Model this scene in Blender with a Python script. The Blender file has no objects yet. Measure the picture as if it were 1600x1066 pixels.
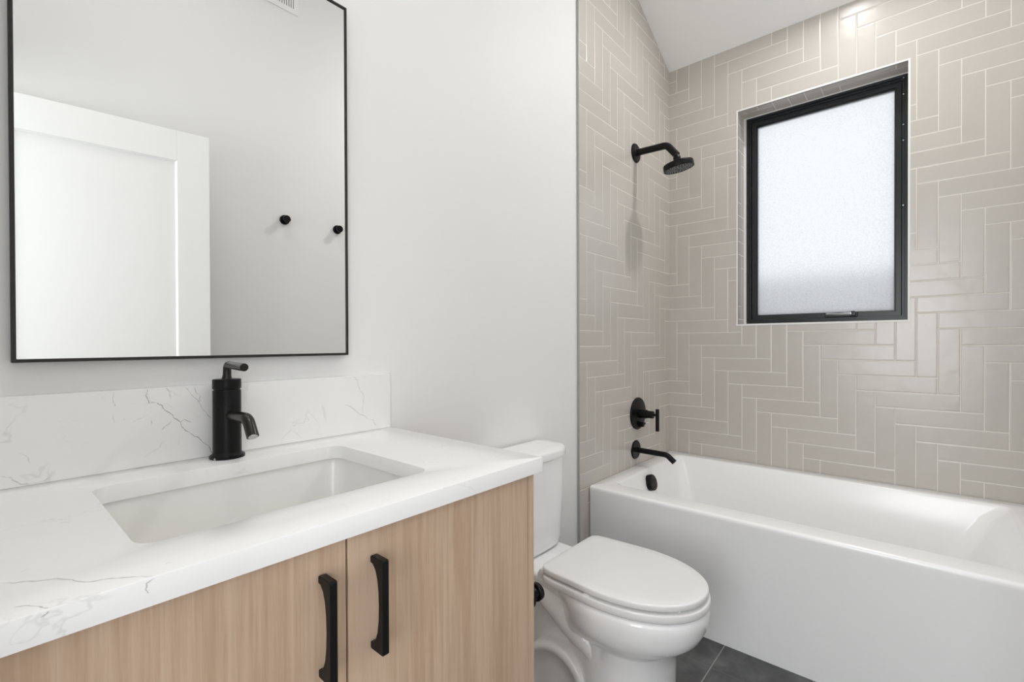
import bpy, bmesh, math, random
from mathutils import Vector, Matrix
R = math.radians
C = bpy.context.scene.collection
SC = bpy.context.scene

# ------------------------------------------------------------------ camera
CAM_Y, CAM_H = -1.1656, 1.15761
yaw, pitch, roll = R(40.9559), R(-.3795), R(-.1773)
fwd = Vector((math.cos(yaw)*math.cos(pitch), math.sin(yaw)*math.cos(pitch), math.sin(pitch)))
rgt = Vector((math.sin(yaw), -math.cos(yaw), 0))
upv = rgt.cross(fwd)
r2 = rgt*math.cos(roll) + upv*math.sin(roll)
u2 = -rgt*math.sin(roll) + upv*math.cos(roll)
cd = bpy.data.cameras.new('camera'); cam = bpy.data.objects.new('camera', cd); C.objects.link(cam)
cd.sensor_width = 36; cd.lens = 36*732.15/1600; cd.shift_y = (540.71-533)/1600
cd.clip_start = .01; cd.clip_end = 100
cam.matrix_world = Matrix(((r2.x, u2.x, -fwd.x, 0), (r2.y, u2.y, -fwd.y, CAM_Y), (r2.z, u2.z, -fwd.z, CAM_H), (0, 0, 0, 1)))
SC.camera = cam

# ------------------------------------------------------------------ sky, lights, exposure
W = bpy.data.worlds.new('world'); SC.world = W; W.use_nodes = True
wn = W.node_tree.nodes; bg = wn['Background']
bg.inputs[0].default_value = (.93, .96, 1, 1); bg.inputs[1].default_value = 1.68
SC.view_settings.view_transform = 'Standard'; SC.view_settings.look = 'None'
SC.view_settings.gamma = 1; SC.view_settings.exposure = 0.05
SC.cycles.use_denoising = True
SC.cycles.max_bounces = 12; SC.cycles.diffuse_bounces = 8; SC.cycles.glossy_bounces = 6
SC.cycles.transmission_bounces = 8; SC.cycles.sample_clamp_indirect = 6
SC.cycles.caustics_reflective = False
ADDED_HALL_W, HALL_FILL_W, TUB_CAN_W, FILL_PANEL_W = 43, 15.5, 11.8, 5.2
hl = bpy.data.lights.new('added_hall_light', 'AREA'); hl.shape = 'RECTANGLE'; hl.size = 1.2; hl.size_y = 1.5
hl.energy = ADDED_HALL_W; hl.color = (.95, .97, 1)
hlo = bpy.data.objects.new('added_hall_light', hl); C.objects.link(hlo)
hlo.location = (-1.60, -1.0, 1.4); hlo.rotation_euler = (R(90), 0, R(-90))   # added area lamp in the unseen hall, for assumed daylight through the doorway

hl_fill = hl.copy(); hl_fill.size = 1.1; hl_fill.size_y = 1.6; hl_fill.energy = HALL_FILL_W
hlo_fill = bpy.data.objects.new('added_hall_light', hl_fill); C.objects.link(hlo_fill)
hlo_fill.location = (-1.25, -2.40, 1.35); hlo_fill.rotation_euler = (R(90), 0, R(-40))  # second hall lamp, a fill added to brighten the oak cabinet fronts

# ------------------------------------------------------------------ node helpers
def nmat(name):
    m = bpy.data.materials.new(name); m.use_nodes = True
    nt = m.node_tree; b = nt.nodes['Principled BSDF']
    return m, nt, b
def N(nt, t, **kw):
    n = nt.nodes.new(t)
    for k, v in kw.items(): setattr(n, k, v)
    return n
def val(nt, sock, v):
    if isinstance(v, (int, float)): sock.default_value = v
    elif isinstance(v, tuple): sock.default_value = v
    else: nt.links.new(v, sock)
def M(nt, op, a, b=None, c=None, clamp=False):
    n = N(nt, 'ShaderNodeMath', operation=op); n.use_clamp = clamp
    val(nt, n.inputs[0], a)
    if b is not None: val(nt, n.inputs[1], b)
    if c is not None: val(nt, n.inputs[2], c)
    return n.outputs[0]
def ramp(nt, x, a, b, smooth=True):
    n = N(nt, 'ShaderNodeMapRange'); n.interpolation_type = 'SMOOTHSTEP' if smooth else 'LINEAR'
    val(nt, n.inputs[0], x); n.inputs[1].default_value = a; n.inputs[2].default_value = b
    return n.outputs[0]
def mixc(nt, f, a, b):
    n = N(nt, 'ShaderNodeMix', data_type='RGBA')
    val(nt, n.inputs[0], f); val(nt, n.inputs[6], a); val(nt, n.inputs[7], b)
    return n.outputs[2]
def mixf(nt, f, a, b):
    n = N(nt, 'ShaderNodeMix', data_type='FLOAT')
    val(nt, n.inputs[0], f); val(nt, n.inputs[2], a); val(nt, n.inputs[3], b)
    return n.outputs[0]
def coords(nt, kind='Object', scale=(1, 1, 1)):
    t = N(nt, 'ShaderNodeTexCoord'); mp = N(nt, 'ShaderNodeMapping')
    nt.links.new(t.outputs[kind], mp.inputs[0]); mp.inputs[3].default_value = scale
    return mp.outputs[0]
def noise(nt, vec, scale, detail=3, rough=.5, dist=0):
    n = N(nt, 'ShaderNodeTexNoise'); nt.links.new(vec, n.inputs['Vector'])
    n.inputs['Scale'].default_value = scale; n.inputs['Detail'].default_value = detail
    n.inputs['Roughness'].default_value = rough; n.inputs['Distortion'].default_value = dist
    return n.outputs['Fac']
def bump(nt, b, h, strength, distance):
    n = N(nt, 'ShaderNodeBump'); n.inputs['Strength'].default_value = strength; n.inputs['Distance'].default_value = distance
    nt.links.new(h, n.inputs['Height']); nt.links.new(n.outputs[0], b.inputs['Normal'])
def simple(name, col, rough, metal=0, bscale=0, bstr=0, var=.03, vscale=6, spec=.5, coat=0):
    m, nt, b = nmat(name)
    v = coords(nt)
    f = noise(nt, v, vscale, 2)
    lo = tuple(c*(1-var) for c in col)+(1,); hi = tuple(min(1, c*(1+var)) for c in col)+(1,)
    nt.links.new(mixc(nt, f, lo, hi), b.inputs['Base Color'])
    b.inputs['Roughness'].default_value = rough; b.inputs['Metallic'].default_value = metal
    b.inputs['Specular IOR Level'].default_value = spec
    if coat: b.inputs['Coat Weight'].default_value = coat; b.inputs['Coat Roughness'].default_value = .05
    if bstr: bump(nt, b, noise(nt, v, bscale, 3), bstr, .001)
    return m

# ------------------------------------------------------------------ materials
PAINT = simple('wall_paint', (.835, .835, .83), .5, bscale=180, bstr=.10, var=.006, spec=.10)
CEIL = simple('ceiling_paint', (.91, .91, .905), .7, bscale=150, bstr=.08, var=.006)
DOORW = simple('door_paint', (.86, .86, .85), .3, var=.005)
PORC = simple('porcelain', (.885, .89, .895), .07, var=.004, coat=.3)
SEATW = simple('seat_plastic', (.80, .80, .80), .16, var=.004)
TUBW = simple('tub_acrylic', (.90, .90, .90), .22, var=.004)
SINKW = simple('sink_china', (.80, .795, .77), .12, var=.005)
BLACK = simple('matte_black_metal', (.006, .006, .0062), .34, metal=0, bscale=400, bstr=.05, var=.1, spec=.18)
BLACKD = simple('black_bronze', (.024, .023, .019), .27, metal=.45, bscale=300, bstr=.05, var=.15)
MFRAME = simple('mirror_frame_black', (.02, .019, .016), .42, metal=.3, var=.1)
WBLACK = simple('window_frame_black', (.012, .014, .016), .33, metal=.0, spec=.4, bscale=300, bstr=.04, var=.1)
DARK = simple('dark_gap', (.02, .017, .014), .7)
STEEL = simple('satin_steel', (.55, .56, .57), .25, metal=1, var=.05)
GREYT = simple('tile_edge_metal', (.5, .5, .49), .38, metal=.8, var=.05)
CAULK = simple('white_liner', (.78, .78, .76), .5, var=.02)
NOZ = simple('grey_nozzle', (.30, .31, .33), .5, var=.1)
VEIN = [simple('quartz_vein_faint', (.72, .715, .705), .22, var=.05, vscale=60),
        simple('quartz_vein_mid', (.60, .595, .585), .22, var=.12, vscale=60),
        simple('quartz_vein_dark', (.49, .485, .475), .22, var=.15, vscale=60)]

def quartz():
    m, nt, b = nmat('white_quartz')
    v = coords(nt)
    n1 = noise(nt, v, 5, 5, .6, .6)
    line = ramp(nt, M(nt, 'ABSOLUTE', M(nt, 'SUBTRACT', n1, .5)), .0, .010)
    mask = ramp(nt, noise(nt, v, 9, 2), .50, .68)
    f = M(nt, 'MULTIPLY', M(nt, 'SUBTRACT', 1, line), mask)
    cloud = noise(nt, v, 7, 4)
    base = mixc(nt, cloud, (.845, .845, .84, 1), (.87, .87, .865, 1))
    nt.links.new(mixc(nt, M(nt, 'MULTIPLY', f, .30), base, (.52, .515, .505, 1)), b.inputs['Base Color'])
    b.inputs['Roughness'].default_value = .2
    return m
QUARTZ = quartz()
def speckled_black():
    m, nt, b = nmat('black_metal_with_white_specks')
    v = coords(nt)
    vo = N(nt, 'ShaderNodeTexVoronoi'); nt.links.new(v, vo.inputs['Vector']); vo.inputs['Scale'].default_value = 70
    sc = N(nt, 'ShaderNodeSeparateColor'); nt.links.new(vo.outputs['Color'], sc.inputs[0])
    dot = M(nt, 'LESS_THAN', vo.outputs['Distance'], M(nt, 'MULTIPLY', sc.outputs[1], .26))
    f = M(nt, 'MULTIPLY', dot, M(nt, 'GREATER_THAN', sc.outputs[0], .80))
    nt.links.new(mixc(nt, f, (.0062, .0062, .0066, 1), (.35, .35, .34, 1)), b.inputs['Base Color'])
    b.inputs['Roughness'].default_value = .34; b.inputs['Specular IOR Level'].default_value = .17
    return m
SPECKB = speckled_black()

def oak():
    m, nt, b = nmat('pale_oak_veneer')
    v = coords(nt, 'Object', (1, 1, .035))
    broad = noise(nt, v, 14, 3, .5, .3)
    fine = noise(nt, v, 110, 4, .65)
    pv = coords(nt, 'Object', (1, 1, .02))
    pore = noise(nt, pv, 420, 2, .6)
    mv = coords(nt, 'Object', (1, 1, .12))
    mott = noise(nt, mv, 22, 3)
    f = M(nt, 'ADD', M(nt, 'MULTIPLY', broad, .45), M(nt, 'MULTIPLY', fine, .55))
    col = mixc(nt, ramp(nt, f, .38, .62), (.480, .328, .222, 1), (.605, .448, .325, 1))
    col = mixc(nt, M(nt, 'MULTIPLY', ramp(nt, pore, .55, .75), .30), col, (.40, .275, .185, 1))
    col = mixc(nt, M(nt, 'MULTIPLY', mott, .18), col, (.63, .475, .35, 1))
    nt.links.new(col, b.inputs['Base Color'])
    b.inputs['Roughness'].default_value = .42; b.inputs['Specular IOR Level'].default_value = .35
    bump(nt, b, fine, .08, .0006)
    return m
OAK = oak()

def herringbone():
    m, nt, b = nmat('herringbone_tile')
    uv = N(nt, 'ShaderNodeUVMap'); uv.uv_map = 'tile'
    s = N(nt, 'ShaderNodeSeparateXYZ'); nt.links.new(uv.outputs[0], s.inputs[0])
    u, v = s.outputs[0], s.outputs[1]
    i, j = M(nt, 'FLOOR', u), M(nt, 'FLOOR', v)
    fu, fv = M(nt, 'SUBTRACT', u, i), M(nt, 'SUBTRACT', v, j)
    mm = M(nt, 'FLOORED_MODULO', M(nt, 'ADD', M(nt, 'SUBTRACT', i, j), .01), 8)
    mm = M(nt, 'FLOOR', mm)
    isv = M(nt, 'GREATER_THAN', mm, 3.5)
    k7 = M(nt, 'SUBTRACT', 7, mm)
    lng = mixf(nt, isv, M(nt, 'ADD', fu, mm), M(nt, 'ADD', fv, k7))
    sht = mixf(nt, isv, fv, fu)
    d = M(nt, 'MINIMUM', M(nt, 'MINIMUM', lng, M(nt, 'SUBTRACT', 4, lng)), M(nt, 'MINIMUM', sht, M(nt, 'SUBTRACT', 1, sht)))
    idx = mixf(nt, isv, M(nt, 'SUBTRACT', i, mm), i)
    idy = mixf(nt, isv, j, M(nt, 'SUBTRACT', j, k7))
    cb = N(nt, 'ShaderNodeCombineXYZ')
    nt.links.new(idx, cb.inputs[0]); nt.links.new(idy, cb.inputs[1]); nt.links.new(isv, cb.inputs[2])
    wnz = N(nt, 'ShaderNodeTexWhiteNoise', noise_dimensions='3D'); nt.links.new(cb.outputs[0], wnz.inputs['Vector'])
    sc = N(nt, 'ShaderNodeSeparateColor'); nt.links.new(wnz.outputs['Color'], sc.inputs[0])
    grout = M(nt, 'SUBTRACT', 1, ramp(nt, d, .014, .030))
    ov = coords(nt)
    mot = noise(nt, ov, 9, 4)
    tone = M(nt, 'ADD', M(nt, 'MULTIPLY', sc.outputs[0], .6), M(nt, 'MULTIPLY', mot, .4))
    tcol = mixc(nt, tone, (.500, .470, .432, 1), (.548, .517, .478, 1))
    nt.links.new(mixc(nt, grout, tcol, (.74, .71, .66, 1)), b.inputs['Base Color'])
    nt.links.new(mixf(nt, grout, .27, .8), b.inputs['Roughness']); nt.links.new(mixf(nt, grout, .65, .2), b.inputs['Specular IOR Level'])
    tilt = M(nt, 'ADD', M(nt, 'MULTIPLY', M(nt, 'SUBTRACT', sc.outputs[1], .5), M(nt, 'MULTIPLY', lng, .22)),
             M(nt, 'MULTIPLY', M(nt, 'SUBTRACT', sc.outputs[2], .5), M(nt, 'MULTIPLY', sht, .5)))
    h = M(nt, 'ADD', ramp(nt, d, .012, .075), tilt)
    h = M(nt, 'ADD', h, M(nt, 'MULTIPLY', noise(nt, ov, 16, 2), 1.6))
    bump(nt, b, h, .42, .0016)
    return m
TILE = herringbone()

def slate():
    m, nt, b = nmat('dark_slate_tile')
    v = coords(nt)
    s = N(nt, 'ShaderNodeSeparateXYZ'); nt.links.new(v, s.inputs[0])
    def dist(c, o, p):
        q = M(nt, 'FLOORED_MODULO', M(nt, 'SUBTRACT', c, o), p)
        return M(nt, 'MINIMUM', q, M(nt, 'SUBTRACT', p, q))
    dx, dy = dist(s.outputs[0], 1.715, .5735), dist(s.outputs[1], -.609, .287)
    g1 = M(nt, 'SUBTRACT', 1, ramp(nt, dy, .0008, .0022)); g2 = M(nt, 'SUBTRACT', 1, ramp(nt, dx, .0006, .0018))
    cl = noise(nt, v, 9, 6, .6, .4)
    st = noise(nt, coords(nt, 'Object', (1, 5, 1)), 14, 4)
    c = mixc(nt, ramp(nt, cl, .3, .75), (.050, .051, .052, 1), (.135, .137, .138, 1))
    c = mixc(nt, M(nt, 'MULTIPLY', st, .3), c, (.075, .076, .076, 1))
    c = mixc(nt, M(nt, 'MULTIPLY', g2, .6), c, (.17, .17, .165, 1))
    c = mixc(nt, g1, c, (.33, .33, .32, 1))
    nt.links.new(c, b.inputs['Base Color']); b.inputs['Roughness'].default_value = .5
    bump(nt, b, cl, .12, .002)
    return m
SLATE = slate()

def frosted():
    m, nt, b = nmat('frosted_glass')
    v = coords(nt)
    fl = N(nt, 'ShaderNodeTexVoronoi'); nt.links.new(v, fl.inputs['Vector']); fl.inputs['Scale'].default_value = 48
    speck = M(nt, 'SUBTRACT', 1, ramp(nt, fl.outputs['Distance'], .05, .17))
    keep = ramp(nt, noise(nt, v, 40, 2), .50, .60)
    sp = M(nt, 'MULTIPLY', M(nt, 'MULTIPLY', speck, keep), .30)
    fine = ramp(nt, noise(nt, v, 130, 4, .7), .3, .7)
    col = mixc(nt, fine, (.80, .80, .81, 1), (.93, .93, .93, 1))
    nt.links.new(mixc(nt, sp, col, (.45, .46, .48, 1)), b.inputs['Base Color'])
    b.inputs['Transmission Weight'].default_value = 1; b.inputs['Roughness'].default_value = .26
    b.inputs['IOR'].default_value = 1.25
    bump(nt, b, noise(nt, v, 160, 2), .25, .001)
    tr = N(nt, 'ShaderNodeBsdfTranslucent')
    nt.links.new(mixc(nt, M(nt, 'MULTIPLY', sp, 1.6), mixc(nt, fine, (.78, .78, .79, 1), (.93, .93, .93, 1)), (.40, .41, .43, 1)), tr.inputs[0])
    mx = N(nt, 'ShaderNodeMixShader'); mx.inputs[0].default_value = .48
    nt.links.new(b.outputs[0], mx.inputs[1]); nt.links.new(tr.outputs[0], mx.inputs[2])
    nt.links.new(mx.outputs[0], nt.nodes['Material Output'].inputs['Surface'])
    return m
FROST = frosted()
def mirror_mat():
    m, nt, b = nmat('mirror_silver')
    b.inputs['Base Color'].default_value = (.955, .965, .955, 1); b.inputs['Metallic'].default_value = 1
    b.inputs['Roughness'].default_value = .0
    return m
MIRROR = mirror_mat()
def emit(name, col, s):
    m, nt, b = nmat(name)
    b.inputs['Emission Color'].default_value = col+(1,); b.inputs['Emission Strength'].default_value = s
    b.inputs['Base Color'].default_value = (.9, .9, .9, 1)
    return m
LENS = emit('lamp_lens', (1, .96, .9), 8)
OUTW = simple('outside_siding', (.14, .135, .13), .9)
OUTG = simple('outside_ground', (.78, .78, .78), .95)

# ------------------------------------------------------------------ mesh helpers
def box(bm, x0, x1, y0, y1, z0, z1):
    vs = [bm.verts.new(p) for p in ((x0,y0,z0),(x1,y0,z0),(x1,y1,z0),(x0,y1,z0),(x0,y0,z1),(x1,y0,z1),(x1,y1,z1),(x0,y1,z1))]
    for f in ((3,2,1,0),(4,5,6,7),(0,1,5,4),(1,2,6,5),(2,3,7,6),(3,0,4,7)): bm.faces.new([vs[i] for i in f])
def prism(bm, pts, axis, a, b):
    """extrude a 2-D outline along an axis; pts are the two other coordinates in xyz order"""
    def P(p, w): return (w, p[0], p[1]) if axis == 'x' else (p[0], w, p[1]) if axis == 'y' else (p[0], p[1], w)
    A = [bm.verts.new(P(p, a)) for p in pts]; B = [bm.verts.new(P(p, b)) for p in pts]
    n = len(pts); bm.faces.new(A); bm.faces.new(B[::-1])
    for i in range(n): bm.faces.new((A[i], B[i], B[(i+1) % n], A[(i+1) % n]))
def loft(bm, rings, cap0=True, cap1=True, closed=False):
    V = [[bm.verts.new(p) for p in r] for r in rings]; n = len(V[0])
    seq = list(zip(V, V[1:])) + ([(V[-1], V[0])] if closed else [])
    for A, B in seq:
        for i in range(n): bm.faces.new((A[i], A[(i+1) % n], B[(i+1) % n], B[i]))
    if not closed:
        if cap0: bm.faces.new(V[0][::-1])
        if cap1: bm.faces.new(V[-1])
def frame_of(d):
    d = Vector(d).normalized(); a = Vector((0, 0, 1)) if abs(d.z) < .9 else Vector((1, 0, 0))
    u = d.cross(a).normalized(); return d, u, d.cross(u)
def lathe(bm, prof, base, axis=(0, 0, 1), seg=40):
    """prof: (radius, distance along axis)"""
    d, u, v = frame_of(axis); o = Vector(base)
    rings = [[o + d*h + (u*math.cos(2*math.pi*k/seg) + v*math.sin(2*math.pi*k/seg))*max(r, 1e-5) for k in range(seg)] for r, h in prof]
    loft(bm, rings)
def tube(bm, pts, rad, seg=20):
    pts = [Vector(p) for p in pts]; n = len(pts)
    if not isinstance(rad, (list, tuple)): rad = [rad]*n
    rings = []; pu = None
    for i, p in enumerate(pts):
        t = (pts[min(i+1, n-1)] - pts[max(i-1, 0)]).normalized()
        if pu is None: _, pu, _ = frame_of(t)
        pu = (pu - t*pu.dot(t)).normalized(); pv = t.cross(pu)
        rings.append([p + (pu*math.cos(2*math.pi*k/seg) + pv*math.sin(2*math.pi*k/seg))*rad[i] for k in range(seg)])
    loft(bm, rings)
def arc_path(pts, r, n=8):
    """polyline with its corners rounded to radius r"""
    pts = [Vector(p) for p in pts]; out = [pts[0]]
    for a, b, c in zip(pts, pts[1:], pts[2:]):
        d0, d1 = (a-b).normalized(), (c-b).normalized()
        ang = d0.angle(d1); L = r/math.tan(ang/2)
        p0, p1 = b+d0*L, b+d1*L
        for k in range(n+1):
            t = k/n; out.append(p0*(1-t)**2 + b*2*t*(1-t) + p1*t*t)
    out.append(pts[-1]); return out
def rrect(x0, x1, y0, y1, r, z, n=6):
    out = []
    for cx, cy, a0 in ((x1-r, y1-r, 0), (x0+r, y1-r, 90), (x0+r, y0+r, 180), (x1-r, y0+r, 270)):
        for k in range(n+1):
            a = R(a0+90*k/n); out.append((cx+r*math.cos(a), cy+r*math.sin(a), z))
    return out
ORG = {}
def empty(name, loc, label=None, cat=None, group=None, kind=None):
    o = bpy.data.objects.new(name, None); C.objects.link(o); o.location = loc; o.empty_display_size = .05
    ORG[o.name] = Vector(loc); tag(o, label, cat, group, kind); return o
def tag(o, label=None, cat=None, group=None, kind=None):
    if label: o['label'] = label
    if cat: o['category'] = cat
    if group: o['group'] = group
    if kind: o['kind'] = kind
    return o
def obj(name, bm, mats, parent=None, bevel=0, seg=2, angle=35, flat=False, org=None):
    bmesh.ops.recalc_face_normals(bm, faces=bm.faces[:])
    me = bpy.data.meshes.new(name); bm.to_mesh(me); bm.free()
    if not isinstance(mats, (list, tuple)): mats = [mats]
    for m in mats: me.materials.append(m)
    o = bpy.data.objects.new(name, me); C.objects.link(o)
    if parent is not None:
        me.transform(Matrix.Translation(-ORG[parent.name])); o.parent = parent; ORG[o.name] = ORG[parent.name]
    else:
        org = Vector(org) if org else Vector((0, 0, 0))
        me.transform(Matrix.Translation(-org)); o.location = org; ORG[o.name] = org
    if not flat:
        for p in me.polygons: p.use_smooth = True
        me.set_sharp_from_angle(angle=R(angle))
    if bevel:
        b = o.modifiers.new('bevel', 'BEVEL'); b.width = bevel; b.segments = seg; b.limit_method = 'ANGLE'; b.angle_limit = R(40)
        b.harden_normals = True
    return o
def nb(): return bmesh.new()
def boxes(name, L, mat, parent=None, bevel=0, **kw):
    bm = nb()
    for b in L: box(bm, *b)
    return obj(name, bm, mat, parent, bevel, **kw)
def struct(o): o['kind'] = 'structure'; return o
def copy_tree(o, parent=None):
    c = o.copy(); C.objects.link(c)
    if parent is not None: c.parent = parent
    for ch in [x for x in bpy.data.objects if x.parent == o]: copy_tree(ch, c)
    return c
VEINS_SPLASH= [(2, [(0.226, 1.068), (0.224, 1.056), (0.229, 1.04), (0.241, 1.04)]), (2, [(0.241, 1.04), (0.25, 1.034), (0.264, 1.016), (0.281, 0.996), (0.284, 0.985), (0.29, 0.977), (0.311, 0.961), (0.331, 0.939), (0.34, 0.919)]), (1, [(0.281, 0.996), (0.288, 1.001), (0.301, 0.993)]), (1, [(0.266, 1.001), (0.257, 0.992), (0.249, 0.984)]), (1, [(0.257, 1.069), (0.263, 1.06), (0.264, 1.045)]), (0, [(0.263, 1.063), (0.272, 1.054), (0.283, 1.05)]), (1, [(0.29, 1.067), (0.302, 1.049), (0.316, 1.031), (0.327, 1.011), (0.338, 0.995)]), (1, [(0.307, 1.068), (0.31, 1.053), (0.317, 1.048), (0.316, 1.033)]), (1, [(0.176, 1.068), (0.174, 1.051), (0.177, 1.039)]), (0, [(0.227, 1.017), (0.213, 1.011), (0.203, 1.007)]), (1, [(0.233, 1.007), (0.232, 0.994)]), (0, [(0.252, 1.036), (0.26, 1.037), (0.27, 1.024)]), (0, [(0.256, 0.962), (0.246, 0.949), (0.23, 0.941), (0.221, 0.934)]), (0, [(0.28, 0.968), (0.278, 0.948)]), (0, [(0.174, 1.025), (0.177, 1.008)]), (0, [(0.189, 1.017), (0.191, 1.009)]), (1, [(0.676, 1.067), (0.686, 1.058), (0.689, 1.039), (0.7, 1.022), (0.705, 1.011), (0.703, 0.999), (0.704, 0.963)]), (1, [(0.647, 0.992), (0.673, 0.981), (0.691, 0.964), (0.707, 0.958), (0.735, 0.943), (0.744, 0.926)]), (0, [(0.504, 0.958), (0.508, 0.949), (0.495, 0.94), (0.481, 0.926)]), (0, [(0.508, 0.947), (0.534, 0.922)]), (1, [(0.03, 0.938), (0.039, 0.935), (0.044, 0.928), (0.052, 0.92), (0.062, 0.918), (0.081, 0.919), (0.088, 0.924)]), (0, [(0.05, 0.974), (0.06, 0.966), (0.065, 0.952)]), (0, [(0.054, 1.043), (0.062, 1.054)])]
VEINS_TOP= [(1, [(0.018, -0.465), (0.028, -0.475), (0.04, -0.485), (0.066, -0.51), (0.081, -0.532), (0.096, -0.541), (0.111, -0.553), (0.123, -0.566)]), (1, [(0.024, -0.538), (0.034, -0.547), (0.04, -0.557), (0.044, -0.565)]), (0, [(0.137, -0.541), (0.143, -0.541)]), (0, [(0.032, -0.448), (0.039, -0.442)])]
VEINS_FRONT= [(1, [(0.124, 0.915), (0.116, 0.911), (0.115, 0.905), (0.118, 0.9)]), (1, [(0.044, 0.915), (0.043, 0.912), (0.039, 0.91)])]

# ================================================================== the room
XW, SLOPE, ZC = 2.8029, .5182, 2.805         # window wall, ceiling pitch, ceiling height at the window wall
YS = -1.53                                    # the wall opposite the mirror
XB = -.10                                     # the wall with the doorway, behind the camera
XF = .9                                       # the ceiling is level beyond this
def cz(x): return ZC + SLOPE*(XW - max(x, XF))
# floor
struct(boxes('floor', [(-1.7, XW+.25, -2.9, .6, -.08, 0)], SLATE, flat=True))
# ceiling
bm = nb(); prism(bm, [(XB-.1, cz(0)), (XF, cz(0)), (XW+.25, cz(XW+.25)), (XW+.25, cz(XW)+.1), (XF, cz(0)+.12), (XB-.1, cz(0)+.12)], 'y', YS-.1, .1)
struct(obj('ceiling', bm, CEIL, flat=True))
# mirror wall: painted part and tiled part
XT = 1.7955
bm = nb(); prism(bm, [(XB-.1, 0), (XT-.002, 0), (XT-.002, cz(XT)), (XF, cz(0)), (XB-.1, cz(0))], 'y', 0, .1)
struct(obj('wall_left', bm, PAINT, flat=True))
def tile_uv(o, fn):
    me = o.data; uvl = me.uv_layers.new(name='tile')
    for p in me.polygons:
        for li in p.loop_indices:
            co = me.vertices[me.loops[li].vertex_index].co + o.location
            uvl.data[li].uv = fn(co, p.normal)
W1, W2 = .0732, .0726
bm = nb(); prism(bm, [(XT, 0), (XW+.02, 0), (XW+.02, cz(XW)), (XT, cz(XT))], 'y', -.011, .1)
wa = struct(obj('wall_alcove', bm, TILE, flat=True))
tile_uv(wa, lambda c, n: ((c.x-2.2225)/W1, (1.2858-c.z)/W2))
bm = nb(); prism(bm, [(XT-.002, 0), (XT, 0), (XT, cz(XT)), (XT-.002, cz(XT-.002))], 'y', -.0118, .02)
struct(obj('trim_1', bm, GREYT, flat=True))
# window wall with the tiled reveal
WY0, WY1, WZ0, WZ1, WD = -1.1272, -.4034, 1.2568, 2.4384, .115
bm = nb()
o_ = [(YS-.1, 0), (-.005, 0), (-.005, ZC+.06), (YS-.1, ZC+.06)]; h_ = [(WY0, WZ0), (WY1, WZ0), (WY1, WZ1), (WY0, WZ1)]
XB2 = XW+.22
rings = [[(XW, *p) for p in o_], [(XW, *p) for p in h_], [(XB2, *p) for p in h_], [(XB2, *p) for p in o_]]
loft(bm, rings, closed=True)
ww = struct(obj('wall_window', bm, TILE, flat=True))
def wuv(c, n):
    if abs(n.x) > .5: return ((-c.y-.7905)/W1, (1.1413-c.z)/W2)
    if abs(n.y) > .5: return ((c.x-XW)/W1+.12, (1.1413-c.z)/W2)
    return ((-c.y-.7905)/W1, (c.x-XW)/W2+.3)
tile_uv(ww, wuv)
# pale edge profile round the window opening
bm = nb(); e = .0085
for (a0, a1, b0, b1) in ((WY0-e, WY0, WZ0-e, WZ1+e), (WY1, WY1+e, WZ0-e, WZ1+e), (WY0, WY1, WZ0-e, WZ0), (WY0, WY1, WZ1, WZ1+e)):
    box(bm, XW-.0015, XW+.006, a0, a1, b0, b1)
struct(obj('trim_2', bm, CAULK, bevel=.001))
# wall opposite the mirror
bm = nb(); prism(bm, [(XB-.1, 0), (XW+.02, 0), (XW+.02, cz(XW)), (XF, cz(0)), (XB-.1, cz(0))], 'y', YS-.1, YS)
struct(obj('wall_right', bm, PAINT, flat=True))
# wall with the doorway, behind the camera
DY0, DY1, DZ = -1.515, -.735, 2.14
struct(boxes('wall_back', [(XB-.1, XB, YS, DY0, 0, cz(0)), (XB-.1, XB, DY1, 0, 0, cz(0)), (XB-.1, XB, DY0, DY1, DZ, cz(0))], PAINT, flat=True))
struct(boxes('wall_hall', [(-1.7, -1.62, -2.9, .6, 0, 2.6), (-1.62, XB-.1, -2.9, -2.82, 0, 2.6), (XB-.1, XB, -2.9, YS-.1, 0, 2.6), (-1.62, XB-.1, .52, .6, 0, 2.6)], PAINT, flat=True))
struct(boxes('ceiling_hall', [(-1.7, XB-.1, -2.9, .6, 2.6, 2.68)], CEIL, flat=True))

# ---- door standing open against the wall opposite the mirror (seen in the mirror)
HX, HY = -.030, -1.5045                       # hinge line
door = empty('door_1', (HX, HY, 0), kind='structure')
dd = Vector((.735-HX, -1.389-HY, 0)); DL = dd.length; dd.normalize(); dn = Vector((-dd.y, dd.x, 0))  # dn faces the mirror
def dpt(s, w, z): return Vector((HX, HY, 0)) + dd*s + dn*w + Vector((0, 0, z))
def dbox(bm, s0, s1, w0, w1, z0, z1):
    ps = [dpt(s, w, z) for z in (z0, z1) for s, w in ((s0, w0), (s1, w0), (s1, w1), (s0, w1))]
    vs = [bm.verts.new(p) for p in ps]
    for f in ((3,2,1,0),(4,5,6,7),(0,1,5,4),(1,2,6,5),(2,3,7,6),(3,0,4,7)): bm.faces.new([vs[i] for i in f])
bm = nb(); T = -.020; ST = .124; DT = 2.122; PT = 1.986
dbox(bm, 0, ST, T, 0, .01, DT); dbox(bm, DL-ST, DL, T, 0, .01, DT)
dbox(bm, ST, DL-ST, T, 0, PT, DT); dbox(bm, ST, DL-ST, T, 0, .01, .23)
obj('door_frame', bm, DOORW, door, bevel=.0015)
bm = nb(); dbox(bm, ST-.002, DL-ST+.002, T+.003, -.010, .225, PT+.004)
obj('door_panel', bm, DOORW, door)
bm = nb()
def bead(a, b):   # sloped moulding between frame and panel
    pass
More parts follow.
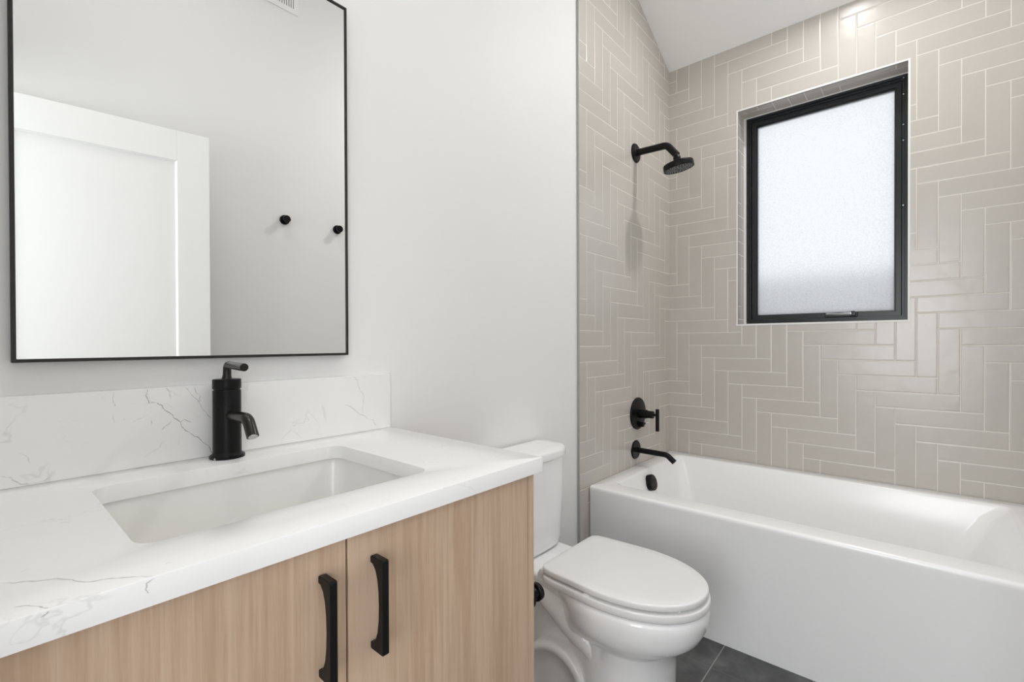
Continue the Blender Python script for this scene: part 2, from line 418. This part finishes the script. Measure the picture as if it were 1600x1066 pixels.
for (s0, z0, s1, z1) in ((ST, .23, DL-ST, .23), (ST, PT, DL-ST, PT), (ST, .23, ST, PT), (DL-ST, .23, DL-ST, PT)):
    sx = 1 if s0 < DL/2 else -1; sz = 1 if z0 < 1 else -1
    if s0 == s1:
        q = [(s0, -.001), (s0+sx*.007, -.0095), (s0, -.0095)]
        A = [bm.verts.new(dpt(a, w, .23)) for a, w in q]; B = [bm.verts.new(dpt(a, w, PT)) for a, w in q]
    else:
        q = [(z0, -.001), (z0+sz*.007, -.0095), (z0, -.0095)]
        A = [bm.verts.new(dpt(ST, w, a)) for a, w in q]; B = [bm.verts.new(dpt(DL-ST, w, a)) for a, w in q]
    bm.faces.new(A); bm.faces.new(B[::-1])
    for i in range(3): bm.faces.new((A[i], B[i], B[(i+1) % 3], A[(i+1) % 3]))
obj('moulding', bm, DOORW, door)

# ---- window: fixed frame, sash, frosted pane, crank
win = empty('window_1', (XW+WD, (WY0+WY1)/2, WZ0), kind='structure')
fx = XW+WD
def ring_frame(bm, x0, x1, y0, y1, z0, z1, t):
    A = [(y0, z0), (y1, z0), (y1, z1), (y0, z1)]; B = [(y0+t, z0+t), (y1-t, z0+t), (y1-t, z1-t), (y0+t, z1-t)]
    loft(bm, [[(x0, *p) for p in A], [(x0, *p) for p in B], [(x1, *p) for p in B], [(x1, *p) for p in A]], closed=True)
FY0, FY1, FZ0, FZ1 = WY0+.002, WY1-.014, WZ0+.006, WZ1-.006
bm = nb(); ring_frame(bm, fx, fx+.09, FY0, FY1, FZ0, FZ1, .012); ring_frame(bm, fx+.012, fx+.085, FY0+.010, FY1-.010, FZ0+.010, FZ1-.010, .012)
obj('window_frame', bm, WBLACK, win, bevel=.0015)
bm = nb(); ring_frame(bm, fx+.001, fx+.07, WY0-.001, FY1+.0165, WZ0-.001, WZ1+.001, .0075)
box(bm, fx+.004, fx+.06, FY1-.001, WY1+.001, WZ0, WZ1)
obj('liner', bm, CAULK, win)
bm = nb(); ring_frame(bm, fx+.020, fx+.065, FY0+.022, FY1-.022, FZ0+.020, FZ1-.020, .024)
sash = obj('sash', bm, WBLACK, win, bevel=.003, seg=3)
bm = nb(); ring_frame(bm, fx+.030, fx+.06, FY0+.045, FY1-.045, FZ0+.043, FZ1-.043, .006)
obj('glazing_bead', bm, WBLACK, win, bevel=.001)
gy0, gy1, gz0, gz1 = FY0+.049, FY1-.049, FZ0+.047, FZ1-.047
boxes('pane', [(fx+.040, fx+.044, gy0, gy1, gz0, gz1)], FROST, win, flat=True)
bm = nb()
for z in (FZ1-.012, FZ1-.09, FZ1-.235, FZ1-.31, FZ1-.62): lathe(bm, [(0, 0), (.0035, 0), (.003, -.0018), (0, -.002)], (fx+.0118, FY0+.017, z), (1, 0, 0), 10)
obj('screws', bm, STEEL, win)
# crank: recessed housing plate and folded lever on the bottom rail
cy, kz = -.863, 1.2985
bm = nb(); box(bm, fx+.006, fx+.022, cy-.070, cy+.070, kz-.013, kz+.012)
ck = obj('crank', bm, WBLACK, win, bevel=.003)
bm = nb()
tube(bm, [(fx+.001, cy+.062, kz+.004), (fx-.001, cy+.045, kz+.004), (fx-.004, cy+.01, kz+.001), (fx-.004, cy-.030, kz+.002), (fx-.003, cy-.045, kz+.002)], [.0050, .0060, .0062, .0078, .0085], 14)
obj('crank_handle', bm, simple('crank_gloss_grey', (.42, .44, .46), .12, metal=.9, var=.05), ck, angle=50)
bm = nb(); lathe(bm, [(0, -.002), (.0135, -.002), (.0135, .010), (.010, .0145), (0, .0155)], (fx+.006, cy-.052, kz+.002), (-1, 0, 0), 20)
obj('crank_knob', bm, WBLACK, ck)
# what stands outside, blurred by the frosted pane
struct(boxes('wall_outside', [(8.0, 8.3, -9, 9, 0, 2.12)], OUTW, flat=True))
struct(boxes('floor_outside', [(XW+.3, 40, -20, 20, -.1, -.02)], OUTG, flat=True))

# ================================================================== mirror
mi = empty('wall_mirror', (.348, 0, 1.1266), 'large frameless-looking mirror in a thin black metal frame above the sink', 'mirror')
mi['label'] = 'large rectangular mirror in a thin black metal frame above the sink'
mx0, mx1, mz0, mz1, mD, mF = .0425, .6545, 1.1266, 2.0427, .0235, .006
bm = nb()
A = [(mx0, mz0), (mx1, mz0), (mx1, mz1), (mx0, mz1)]; B = [(mx0+mF, mz0+mF), (mx1-mF, mz0+mF), (mx1-mF, mz1-mF), (mx0+mF, mz1-mF)]
loft(bm, [[(p[0], -.0005, p[1]) for p in A], [(p[0], -mD, p[1]) for p in A], [(p[0], -mD, p[1]) for p in B], [(p[0], -.0005, p[1]) for p in B]], closed=True)
obj('mirror_frame', bm, MFRAME, mi, bevel=.001)
boxes('mirror_glass', [(mx0+mF-.001, mx1-mF+.001, -.0205, -.002, mz0+mF-.001, mz1-mF+.001)], MIRROR, mi, flat=True)

# ================================================================== vanity
ZT, TH, CX0, CX1, CYF = .9157, .030, -.095, .7907, -.5654
GAP = .3485
van = empty('vanity_cabinet', (.348, -.27, 0), 'pale oak vanity cabinet with two flat doors and black pulls under the white counter', 'cabinet')
zt = ZT-TH
boxes('side_panel', [(.7595, .7795, -.549, -.002, 0, zt)], OAK, van, bevel=.001)
boxes('side_panel', [(-.083, -.063, -.549, -.002, 0, zt)], OAK, van, bevel=.001)
boxes('back_panel', [(-.063, .7595, -.018, -.002, .1, zt-.002)], DARK, van)
boxes('bottom_panel', [(-.063, .7595, -.525, -.018, .1, .118)], DARK, van)
boxes('toe_kick', [(-.063, .7595, -.50, -.485, 0, .1)], DARK, van)
boxes('front_rail', [(-.063, .7595, -.529, -.510, zt-.06, zt-.002)], DARK, van)
def pull(parent, hx):
    z1, z0 = .8425, .7035
    pr = [(0, z1-.001), (.004, z1), (.031, z1), (.033, z1-.002), (.033, z0+.002), (.031, z0), (.004, z0), (0, z0+.001), (0, z0+.0105), (.006, z0+.0115), (.0125, z0+.018), (.0175, z0+.030), (.0205, z0+.048), (.0215, (z0+z1)/2),
          (.0205, z1-.048), (.0175, z1-.030), (.0125, z1-.018), (.006, z1-.0115), (0, z1-.0105)]
    bm = nb(); prism(bm, [(-.5500-d, z) for d, z in pr], 'x', hx-.0054, hx+.0054)
    return obj('handle', bm, BLACK, parent, bevel=.0016, seg=3, angle=30)
for nm, a, b, hx in (('r', GAP+.0015, .7575, .391), ('l', -.0605, GAP-.0015, .311)):
    d = boxes('door', [(a, b, -.550, -.530, .11, zt-.004)], OAK, van, bevel=.001)
    pull(d, hx)

def veins(bm, L, P, off, wk, rnd):
    """thin inlaid vein strips; P maps (a,b,lift) to a point"""
    for w, pts in L:
        q = [Vector((p[0], p[1], 0)) for p in pts]
        for it in range(2):
            r_ = [q[0]]
            for a, b in zip(q, q[1:]):
                m = (a+b)/2; L_ = (b-a).length
                m += Vector((rnd.uniform(-1, 1), rnd.uniform(-1, 1), 0))*L_*.13
                r_ += [m, b]
            q = r_
        n = len(q); hw = wk[w]; left = []; right = []
        for k in range(n):
            t = (q[min(k+1, n-1)]-q[max(k-1, 0)]); t = t.normalized() if t.length else Vector((1, 0, 0))
            nn = Vector((-t.y, t.x, 0)); s = hw*(.25+.9*rnd.random())*(1 if 0 < k < n-1 else .2)
            left.append(bm.verts.new(P(q[k]+nn*s))); right.append(bm.verts.new(P(q[k]-nn*s)))
        for k in range(n-1):
            f = bm.faces.new((left[k], left[k+1], right[k+1], right[k])); f.material_index = 1+w
rnd = random.Random(5)
WK = (.0007, .0008, .0010)
# countertop with the sink cut-out
SX0, SX1, SY0, SY1, SR = .1275, .5715, -.4625, -.1165, .028
bm = nb(); ee = .0018
loft(bm, [rrect(CX0, CX1, CYF, -.0005, .003, zt), rrect(CX0, CX1, CYF, -.0005, .003, ZT-ee), rrect(CX0+ee*.3, CX1-ee*.3, CYF+ee*.3, -.0005-ee*.3, .003, ZT-ee*.3), rrect(CX0+ee, CX1-ee, CYF+ee, -.0005-ee, .003, ZT),
     rrect(SX0-ee, SX1+ee, SY0-ee, SY1+ee, SR, ZT), rrect(SX0-ee*.3, SX1+ee*.3, SY0-ee*.3, SY1+ee*.3, SR, ZT-ee*.3), rrect(SX0, SX1, SY0, SY1, SR, ZT-ee), rrect(SX0, SX1, SY0, SY1, SR, zt)], closed=True)
bmesh.ops.recalc_face_normals(bm, faces=bm.faces[:])
veins(bm, VEINS_TOP, lambda p: (p.x, max(p.y, CYF+.002), ZT+.0002), 0, WK, rnd)
veins(bm, VEINS_FRONT, lambda p: (p.x, CYF-.0002, min(p.y, ZT-.002)), 0, WK, rnd)
ct = obj('countertop', bm, [QUARTZ]+VEIN, angle=28, org=(.348, -.28, zt))
tag(ct, 'white quartz countertop with faint grey veins and a rectangular sink cut-out', 'countertop')
# backsplash
bm = nb(); box(bm, CX0, CX1-.0005, -.014, -.0005, ZT+.0003, 1.0695)
veins(bm, VEINS_SPLASH, lambda p: (p.x, -.0142, min(max(p.y, ZT+.001), 1.0685)), 0, WK, rnd)
bs = obj('backsplash', bm, [QUARTZ]+VEIN, angle=28, org=(.348, -.007, ZT+.0003))
tag(bs, 'upright white quartz backsplash strip with branching grey veins behind the faucet', 'backsplash')
# undermount basin
bm = nb(); k = .005; zb = zt-.001
ins = lambda d, z, r: rrect(SX0-k+d, SX1+k-d, SY0-k+d, SY1+k-d, r, z)
loft(bm, [ins(-.025, zb, .05), ins(0, zb, .03), ins(.002, zb-.006, .032), ins(.008, zb-.09, .036), ins(.014, zb-.115, .042), ins(.028, zb-.130, .05), ins(.06, zb-.136, .05), ins(.12, zb-.139, .03)][0:8], cap0=False)
b0 = [v for v in bm.verts]
loft(bm, [ins(-.025, zb, .05), ins(-.025, zb-.012, .05), ins(-.008, zb-.10, .05), ins(.02, zb-.15, .05)], cap0=False)
bmesh.ops.remove_doubles(bm, verts=bm.verts[:], dist=.0001)
sk = empty('sink_basin', ((SX0+SX1)/2, (SY0+SY1)/2, zb-.15), 'white rectangular undermount sink basin below the counter', 'sink')
obj('basin', bm, SINKW, sk, angle=50)
bm = nb(); lathe(bm, [(0, 0), (.031, 0), (.031, .003), (.026, .005), (.02, .002), (0, .002)], ((SX0+SX1)/2, (SY0+SY1)/2, zb-.1392))
obj('drain', bm, BLACK, sk)

# ================================================================== faucet
fxx, fyy = .356, -.050
fa = empty('faucet', (fxx, fyy, ZT), 'black single-lever faucet with a short curved spout on the counter', 'faucet')
bm = nb(); lathe(bm, [(.0330, .0002), (.0335, .002), (.0330, .0055), (.029, .0085), (.0272, .011), (.0268, .0135), (.0265, .142), (.0258, .1432), (0, .1432)], (fxx, fyy, ZT))
obj('body', bm, SPECKB, fa, angle=40)
bm = nb(); lathe(bm, [(0, .1425), (.0245, .1425), (.0245, .1455), (.0262, .1462), (.0270, .1480), (.0268, .1655), (.0260, .1665), (.0255, .1668), (0, .1668)], (fxx, fyy, ZT))
obj('collar', bm, BLACK, fa, angle=40)
bm = nb()
pp = arc_path([(fxx, fyy, ZT+.160), (fxx, fyy-.003, ZT+.1975), (fxx, fyy-.098, ZT+.1945)], .013)
rr = [.0085]*len(pp); rr[0] = .0120
pp.insert(1, Vector((fxx, fyy-.0003, ZT+.168))); rr.insert(1, .0098)
pp.insert(2, Vector((fxx, fyy-.001, ZT+.174))); rr.insert(2, .0082)
rr = rr[:3]+[.0080]*(len(rr)-3)
tube(bm, pp, rr, 20)
obj('lever', bm, BLACKD, fa, angle=50)
bm = nb()
pp = arc_path([(fxx, fyy-.020, 1.0065), (fxx, -.165, 1.0095), (fxx, -.190, .9770)], .028, 10)
tube(bm, pp, .0112, 24)
sp = obj('spout', bm, BLACKD, fa, angle=50)
bm = nb(); d = Vector((0, -.025, -.0325)).normalized(); lathe(bm, [(0, 0), (.0088, 0), (.0085, .0015), (0, .0012)], Vector((fxx, -.190, .9770)), d, 20)
obj('aerator', bm, STEEL, sp)

# ================================================================== black peg on the side of the vanity
def peg(root, base, axis, br, bt, sr, L, er, et):
    bm = nb(); lathe(bm, [(0, 0), (br, 0), (br, bt-.001), (br-.001, bt), (0, bt)], base, axis, 28); obj('rosette', bm, BLACK, root)
    bm = nb(); lathe(bm, [(0, bt-.001), (sr, bt-.001), (sr*.9, L*.5), (sr, L-et), (0, L-et)], base, axis, 24); obj('stem', bm, BLACK, root)
    bm = nb(); lathe(bm, [(0, L-et-.001), (er-.002, L-et-.001), (er, L-et+.001), (er, L-.001), (er-.001, L), (0, L)], base, axis, 28); obj('knob', bm, BLACK, root)
pg = empty('peg_hook', (.7787, -.527, .606), 'black round-ended peg on the side of the oak vanity facing the toilet', 'hook')
peg(pg, (.7787, -.527, .606), (1, 0, 0), .024, .006, .014, .042, .0195, .011)
# robe hooks on the wall opposite, seen in the mirror
rh = empty('robe_hook', (1.1373, YS, 1.8413), 'round black robe hook seen in the mirror, nearer the white door', 'hook', 'robe hooks on the wall opposite the mirror')
peg(rh, (1.1373, YS, 1.8413), (0, 1, 0), .0255, .012, .010, .040, .0195, .014)
rc = copy_tree(rh); rc.location = (1.4480, YS, 1.8430)
rc['label'] = 'round black robe hook seen in the mirror, farther from the door beside the mirror edge'
# air vent high on the wall opposite, its corner seen at the top of the mirror
vt = empty('air_vent', (1.07, YS, 3.0), 'white louvred air vent at the top edge of the mirror', 'vent')
vx0, vx1, vz0, vz1 = .90, 1.2195, 3.004, 3.17
bm = nb(); A = [(vx0, vz0), (vx1, vz0), (vx1, vz1), (vx0, vz1)]; t = .026; B = [(vx0+t, vz0+t), (vx1-t, vz0+t), (vx1-t, vz1-t), (vx0+t, vz1-t)]
loft(bm, [[(p[0], YS, p[1]) for p in A], [(p[0], YS+.007, p[1]) for p in A], [(p[0], YS+.010, p[1]) for p in B], [(p[0], YS, p[1]) for p in B]], closed=True)
obj('vent_frame', bm, DOORW, vt)
boxes('backing', [(vx0+t, vx1-t, YS+.0003, YS+.0012, vz0+t, vz1-t)], simple('vent_shadow_grey', (.12, .12, .12), .8), vt)
bm = nb(); x = vx0+t+.006
while x < vx1-t-.004:
    box(bm, x, x+.0075, YS+.0012, YS+.009, vz0+t, vz1-t); x += .0125
obj('louvre', bm, DOORW, vt)

# ================================================================== toilet
TX = 1.338
to = empty('toilet', (TX, -.40, 0), 'white two-piece toilet with closed lid between the vanity and the bathtub', 'toilet')
def egg(w, yf, yb, yw, z, pf=2.0, pb=2.4, n=64, taper=0):
    out = []
    for k in range(n):
        a = 2*math.pi*k/n; c, s = math.cos(a), math.sin(a)
        p = pf if s < 0 else pb
        x = math.copysign(abs(c)**(2/p), c)*w
        y = yw + (abs(s)**(2/p))*((yf-yw) if s < 0 else (yb-yw))
        if s > 0: x *= 1-taper*((y-yw)/(yb-yw))**2
        out.append((TX+x, y, z))
    return out
bm = nb()
lv = [(0, .140, -.626, -.22, -.49), (.012, .142, -.628, -.22, -.49), (.03, .138, -.624, -.21, -.49), (.10, .135, -.620, -.20, -.49), (.20, .135, -.622, -.19, -.49), (.254, .136, -.626, -.19, -.49),
      (.266, .142, -.638, -.20, -.485), (.279, .153, -.660, -.24, -.48), (.294, .164, -.683, -.26, -.48), (.313, .174, -.702, -.27, -.48), (.338, .180, -.714, -.27, -.48), (.365, .1830, -.7195, -.25, -.475), (.385, .183, -.7195, -.235, -.475), (.394, .180, -.715, -.235, -.475), (.3965, .174, -.708, -.24, -.475)]
loft(bm, [egg(w, f, b, y, z, 2.15, 1.25 if z < .26 else 2.1) for z, w, f, b, y in lv])
# deck under the tank and the back of the pedestal
loft(bm, [rrect(TX-.072, TX+.072, -.40, -.06, .05, 0), rrect(TX-.072, TX+.072, -.42, -.05, .05, .20), rrect(TX-.086, TX+.086, -.40, -.03, .04, .30), rrect(TX-.122, TX+.122, -.34, -.014, .035, .365), rrect(TX-.126, TX+.126, -.34, -.012, .035, .390), rrect(TX-.122, TX+.122, -.335, -.014, .03, .3985), rrect(TX-.112, TX+.112, -.325, -.02, .03, .4015)])
for s in (-1, 1):
    xx = TX+s*.092
    pa = [(xx, -.10, .345), (xx, -.20, .345), (xx, -.27, .305), (xx, -.34, .258), (xx-s*.002, -.40, .222), (xx-s*.004, -.428, .17), (xx-s*.004, -.432, .10), (xx-s*.004, -.432, .0)]
    sm = []
    pts = [Vector(p) for p in pa]
    for i in range(len(pts)-1):
        p0, p1, p2, p3 = pts[max(i-1, 0)], pts[i], pts[i+1], pts[min(i+2, len(pts)-1)]
        for q in range(6):
            t = q/6; sm.append(.5*((2*p1)+(p2-p0)*t+(2*p0-5*p1+4*p2-p3)*t*t+(3*p1-p0-3*p2+p3)*t**3))
    sm.append(pts[-1]); n = len(sm)
    tube(bm, sm, [.039 - .021*max(0, min(1, (i/n-.50)/.25)) for i in range(n)], 20)
    # lower trapway bulge: a rimmed half-round swelling on the foot
    rg = []
    for rad, dx in ((.132, .05), (.130, .098), (.127, .108), (.120, .114), (.110, .115), (.100, .112), (.092, .106), (.05, .104)):
        rg.append([(TX+s*dx, -.27+rad*math.cos(2*math.pi*k/48), max(0, .05+rad*math.sin(2*math.pi*k/48))) for k in range(48)])
    loft(bm, rg)
obj('bowl', bm, PORC, to, angle=50)
def slab(name, w, yf, yb, yw, z0, z1, mat, rd, pb=16, crown=0):
    bm = nb(); r = []
    for d, z in ((.014, z0), (.005, z0+.0008), (.001, z0+.0042), (0, z0+.0062), (0, z1-rd), (rd*.3, z1-rd*.3), (rd, z1)):
        r.append(egg(w-d, yf+d, yb-d, yw, z, 2.1, pb, taper=.10))
    r.append(egg(w-rd-.03, yf+rd+.03, yb-rd-.02, yw, z1+crown, 2.1, pb, taper=.10))
    loft(bm, r); return obj(name, bm, mat, to, angle=60)
slab('seat', .1845, -.7235, -.262, -.465, .3992, .4243, SEATW, .0035)
slab('lid', .1805, -.7185, -.258, -.465, .4290, .4500, SEATW, .004, crown=.0012)
for s in (-1, 1):
    for y in (-.44, -.67):
        xx = TX + s*(.165 if y == -.44 else .075)
        boxes('lid_bumper', [(xx-.012, xx+.012, y-.010, y+.010,   .4240, .4292)], SEATW, to)
for s in (-1, 1):
    bm = nb(); lathe(bm, [(.0, -.022), (.009, -.022), (.0105, -.020), (.0105, .020), (.009, .022), (0, .022)], (TX+s*.130, -.256, .424), (1, 0, 0), 20)
    box(bm, TX+s*.130-.018, TX+s*.130+.018, -.262, -.238, .4005, .420)
    obj('hinge', bm, SEATW, to, bevel=.002)
# tank: rounded D-shaped plan
def dplan(w, yf, z, yb=-.014, n=40, p=3.2):
    out = []
    for k in range(n+1):
        a = math.pi*k/n; c, s = math.cos(a), math.sin(a)
        out.append((TX+math.copysign(abs(c)**(2/p), c)*w, yb-.02+(yf-yb+.02)*abs(s)**(2/p), z))
    out += [(TX-w, yb-.004, z), (TX-w+.004, yb, z), (TX+w-.004, yb, z), (TX+w, yb-.004, z)]
    return out
bm = nb()
loft(bm, [dplan(.140, -.138, .4025), dplan(.152, -.152, .406), dplan(.158, -.158, .416), dplan(.161, -.161, .44), dplan(.166, -.168, .60), dplan(.168, -.172, .7345)])
obj('tank', bm, PORC, to, angle=50)
bm = nb()
loft(bm, [dplan(.166, -.170, .7370), dplan(.1735, -.1775, .7375), dplan(.1745, -.1785, .741), dplan(.1745, -.1785, .760), dplan(.172, -.176, .766), dplan(.166, -.170, .7685), dplan(.13, -.135, .7695)])
obj('tank_lid', bm, PORC, to, angle=50)

# ================================================================== bathtub
BX0, BX1, BY0, BY1, BZ = 1.8712, 2.7995, -1.526, -.0125, .4937
tb = empty('bathtub', ((BX0+BX1)/2, (BY0+BY1)/2, 0), 'white alcove bathtub with a flat apron under the frosted window', 'bathtub')
ix0, ix1, iy0, iy1 = 1.985, 2.717, -1.438, -.092
bm = nb(); q = 8
def rr_(x0, x1, y0, y1, r, z): return rrect(x0, x1, y0, y1, r, z, q)
L = [rr_(BX0+.004, BX1, BY0, BY1, .006, 0), rr_(BX0+.003, BX1, BY0, BY1, .006, BZ-.030), rr_(BX0, BX1, BY0, BY1, .006, BZ-.018)]
for k in range(1, 6):
    a = R(90*k/5); L.append(rr_(BX0+.012*(1-math.cos(a)), BX1-.002*(1-math.cos(a)), BY0+.002*(1-math.cos(a)), BY1-.002*(1-math.cos(a)), .007, BZ-.012*(1-math.sin(a))))
for k in range(6):
    a = R(90*k/5); e = .013
    L.append(rr_(ix0-e*(1-math.sin(a)), ix1+e*(1-math.sin(a)), iy0-e*(1-math.sin(a)), iy1+e*(1-math.sin(a)), .04, BZ-e*(1-math.cos(a))))
for d, z, r in ((.2, -.05, .045), (.45, -.16, .06), (.72, -.27, .08), (.86, -.32, .09), (.95, -.345, .10), (1.1, -.355, .11), (1.4, -.36, .12)):
    L.append(rr_(ix0+.055*d, ix1-.055*d, iy0+.20*d, iy1-.085*d, r, BZ+z))
loft(bm, L)
obj('tub_shell', bm, TUBW, tb, angle=60)
# overflow cover on the sloped end wall under the spout
ax = Vector((0, -1, .30)).normalized(); oc = Vector((2.300, -.1040, .4265)) + ax*.012
bm = nb(); lathe(bm, [(0, -.022), (.040, -.022), (.0405, 0), (.0405, .017), (.039, .0195), (.036, .020), (0, .020)], oc, ax, 36)
ov = obj('overflow_cover', bm, BLACK, tb)
bm = nb(); dd_, uu, vv = frame_of(ax)
for a in range(-3, 4):
    for b in range(-3, 4):
        if a*a+b*b > 10: continue
        lathe(bm, [(.0035, .0195), (.0035, .0212), (0, .0216)], oc + uu*a*.0092 + vv*b*.0092, ax, 8)
obj('grille', bm, BLACKD, ov)
bm = nb(); lathe(bm, [(0, 0), (.035, 0), (.034, .003), (0, .005)], (2.35, -.42, BZ-.3598))
obj('drain', bm, BLACK, tb)

# ================================================================== shower head, valve, spout
YT = -.011
sh = empty('overhead_shower', (2.349, YT, 2.177), 'black round shower head on a bent arm high on the tiled wall', 'shower')
bm = nb(); lathe(bm, [(0, 0), (.0505, 0), (.0505, .003), (.047, .0075), (.022, .010), (.019, .013), (0, .013)], (2.349, YT, 2.177), (0, -1, 0), 40)
obj('flange', bm, BLACK, sh)
bm = nb(); pp = arc_path([(2.349, YT-.006, 2.1775), (2.349, -.186, 2.1715), (2.349, -.2375, 2.106)], .045, 12)
tube(bm, pp, .0175, 24); obj('shower_arm', bm, BLACK, sh)
ax = Vector((math.tan(R(8)), -math.tan(R(8)), -1)).normalized(); hc = Vector((2.349, -.2485, 2.0345))  # centre of the spray face
bm = nb(); lathe(bm, [(0, -.075), (.010, -.075), (.0145, -.072), (.0145, -.066), (.0175, -.062), (.0185, -.055), (.0185, -.040), (.020, -.034), (.068, -.031), (.0725, -.029), (.0745, -.025), (.0745, -.002), (.0735, 0), (.069, 0), (.0685, -.003), (0, -.003)], hc, ax, 56)
hd = obj('head', bm, BLACK, sh, angle=40)
d_, u_, v_ = frame_of(ax)
bm = nb(); lathe(bm, [(0, -.004), (.0675, -.004), (.0675, -.0022), (.066, -.0015), (0, -.0015)], hc, ax, 40)
sf = obj('spray_face', bm, BLACKD, hd)
bm = nb(); rn = random.Random(3)
for rad, cnt in ((.062, 30), (.053, 24), (.044, 20), (.034, 14), (.024, 10)):
    for k in range(cnt):
        a = 2*math.pi*(k+rn.random()*.4)/cnt
        lathe(bm, [(.0026, -.003), (.0022, .0016), (0, .0018)], hc+(u_*math.cos(a)+v_*math.sin(a))*rad, ax, 7)
obj('nozzles', bm, NOZ, hd)
bm = nb(); tp = hc + Vector((-.72, .64, 0)).normalized()*.072
lathe(bm, [(0, -.012), (.006, -.012), (.006, .006), (.003, .009), (0, .009)], tp, ax, 12)
obj('selector_tab', bm, BLACK, hd)

vl = empty('shower_valve', (2.3675, YT, .7724), 'black round shower valve plate with a bar lever above the tub spout', 'valve')
vc = Vector((2.3675, YT, .7724)); yd = Vector((0, -1, 0))
bm = nb(); lathe(bm, [(0, 0), (.0865, 0), (.0865, .006), (.084, .010), (.078, .0115), (0, .0125)], vc, yd, 56); obj('escutcheon', bm, BLACK, vl)
bm = nb(); lathe(bm, [(0, .010), (.0235, .010), (.0235, .055), (.020, .056), (.020, .066), (.0195, .0905), (.018, .092), (0, .092)], vc, yd, 32); obj('hub', bm, BLACK, vl)
bm = nb(); tube(bm, [vc+yd*.085, vc+yd*.112], .0062, 14)
lathe(bm, [(0, -.0845), (.0090, -.0845), (.0098, -.0835), (.0098, .031), (.009, .032), (0, .032)], vc+yd*.114, (0, 0, 1), 20)
obj('lever', bm, BLACK, vl)
bm = nb(); dc = vc+Vector((0, 0, -.058)); lathe(bm, [(0, .010), (.0165, .010), (.0165, .020), (.013, .021), (.013, .036), (.012, .037), (0, .037)], dc, yd, 24)
tube(bm, [dc+yd*.030, dc+yd*.034+Vector((.022, 0, .004))], .0055, 12); obj('diverter', bm, BLACK, vl)

ts = empty('tub_spout', (2.344, YT, .5795), 'black bent tub spout on the tiled wall just above the tub rim', 'spout')
bm = nb(); lathe(bm, [(0, 0), (.0505, 0), (.0505, .004), (.047, .008), (0, .010)], (2.344, YT, .5795), yd, 40); obj('flange', bm, BLACK, ts)
bm = nb(); pp = arc_path([(2.344, YT-.006, .5792), (2.344, -.186, .5768), (2.344, -.2265, .5445)], .040, 12)
tube(bm, pp, .0142, 24); obj('pipe', bm, BLACK, ts)

# ================================================================== ceiling lights
nrm = Vector((-SLOPE, 0, -1)).normalized()
def can(x, y, power, label, axis=None):
    ax = axis or (nrm if x > XF else Vector((0, 0, -1)))
    p = Vector((x, y, cz(x)))
    r = empty('assumed_ceiling_light', p, label, 'light', 'assumed recessed ceiling lights')
    bm = nb(); lathe(bm, [(.055, 0), (.085, 0), (.085, .003), (.080, .006), (.062, .006), (.058, .002), (.055, .002)], p, ax, 36); obj('trim_ring', bm, DOORW, r)
    bm = nb(); lathe(bm, [(0, .0005), (.0575, .0005), (.0575, .002), (0, .0025)], p, ax, 32); obj('lens', bm, LENS, r)
    l = bpy.data.lights.new('lamp', 'AREA'); l.shape = 'DISK'; l.size = .11; l.energy = power; l.color = (1, .985, .965)
    lo = bpy.data.objects.new('lamp', l); C.objects.link(lo); lo.parent = r
    lo.location = ax*.012; lo.rotation_euler = ax.to_track_quat('-Z', 'Y').to_euler()
    return r
can(2.385, -.90, TUB_CAN_W, 'assumed recessed round ceiling light above the middle of the bathtub')  # unseen lamp, assumed from the wall highlight and the shower-head shadow
# square fill panel added out of view on the level ceiling, for even light
px_, py_, ps_ = .38, -.76, .44
gl = empty('ceiling_fill_panel', (px_, py_, cz(0)), 'added square fill light, unseen, on the level ceiling above the vanity side of the room', 'light')
bm = nb(); zc_ = cz(0)
o4 = [(px_-ps_, py_-ps_), (px_+ps_, py_-ps_), (px_+ps_, py_+ps_), (px_-ps_, py_+ps_)]; t_ = ps_-.03
i4 = [(px_-t_, py_-t_), (px_+t_, py_-t_), (px_+t_, py_+t_), (px_-t_, py_+t_)]
loft(bm, [[(*p, zc_) for p in o4], [(*p, zc_-.03) for p in o4], [(*p, zc_-.03) for p in i4], [(*p, zc_) for p in i4]], closed=True); obj('fill_panel_frame', bm, DOORW, gl)
boxes('fill_diffuser', [(px_-t_, px_+t_, py_-t_, py_+t_, zc_-.022, zc_-.018)], emit('fill_panel_diffuser', (1, .985, .965), .6), gl)
l = bpy.data.lights.new('lamp', 'AREA'); l.shape = 'SQUARE'; l.size = 2*t_-.02; l.energy = FILL_PANEL_W; l.color = (1, .985, .965); l.spread = R(105)
lo = bpy.data.objects.new('lamp', l); C.objects.link(lo); lo.parent = gl; lo.location = (0, 0, -.026)
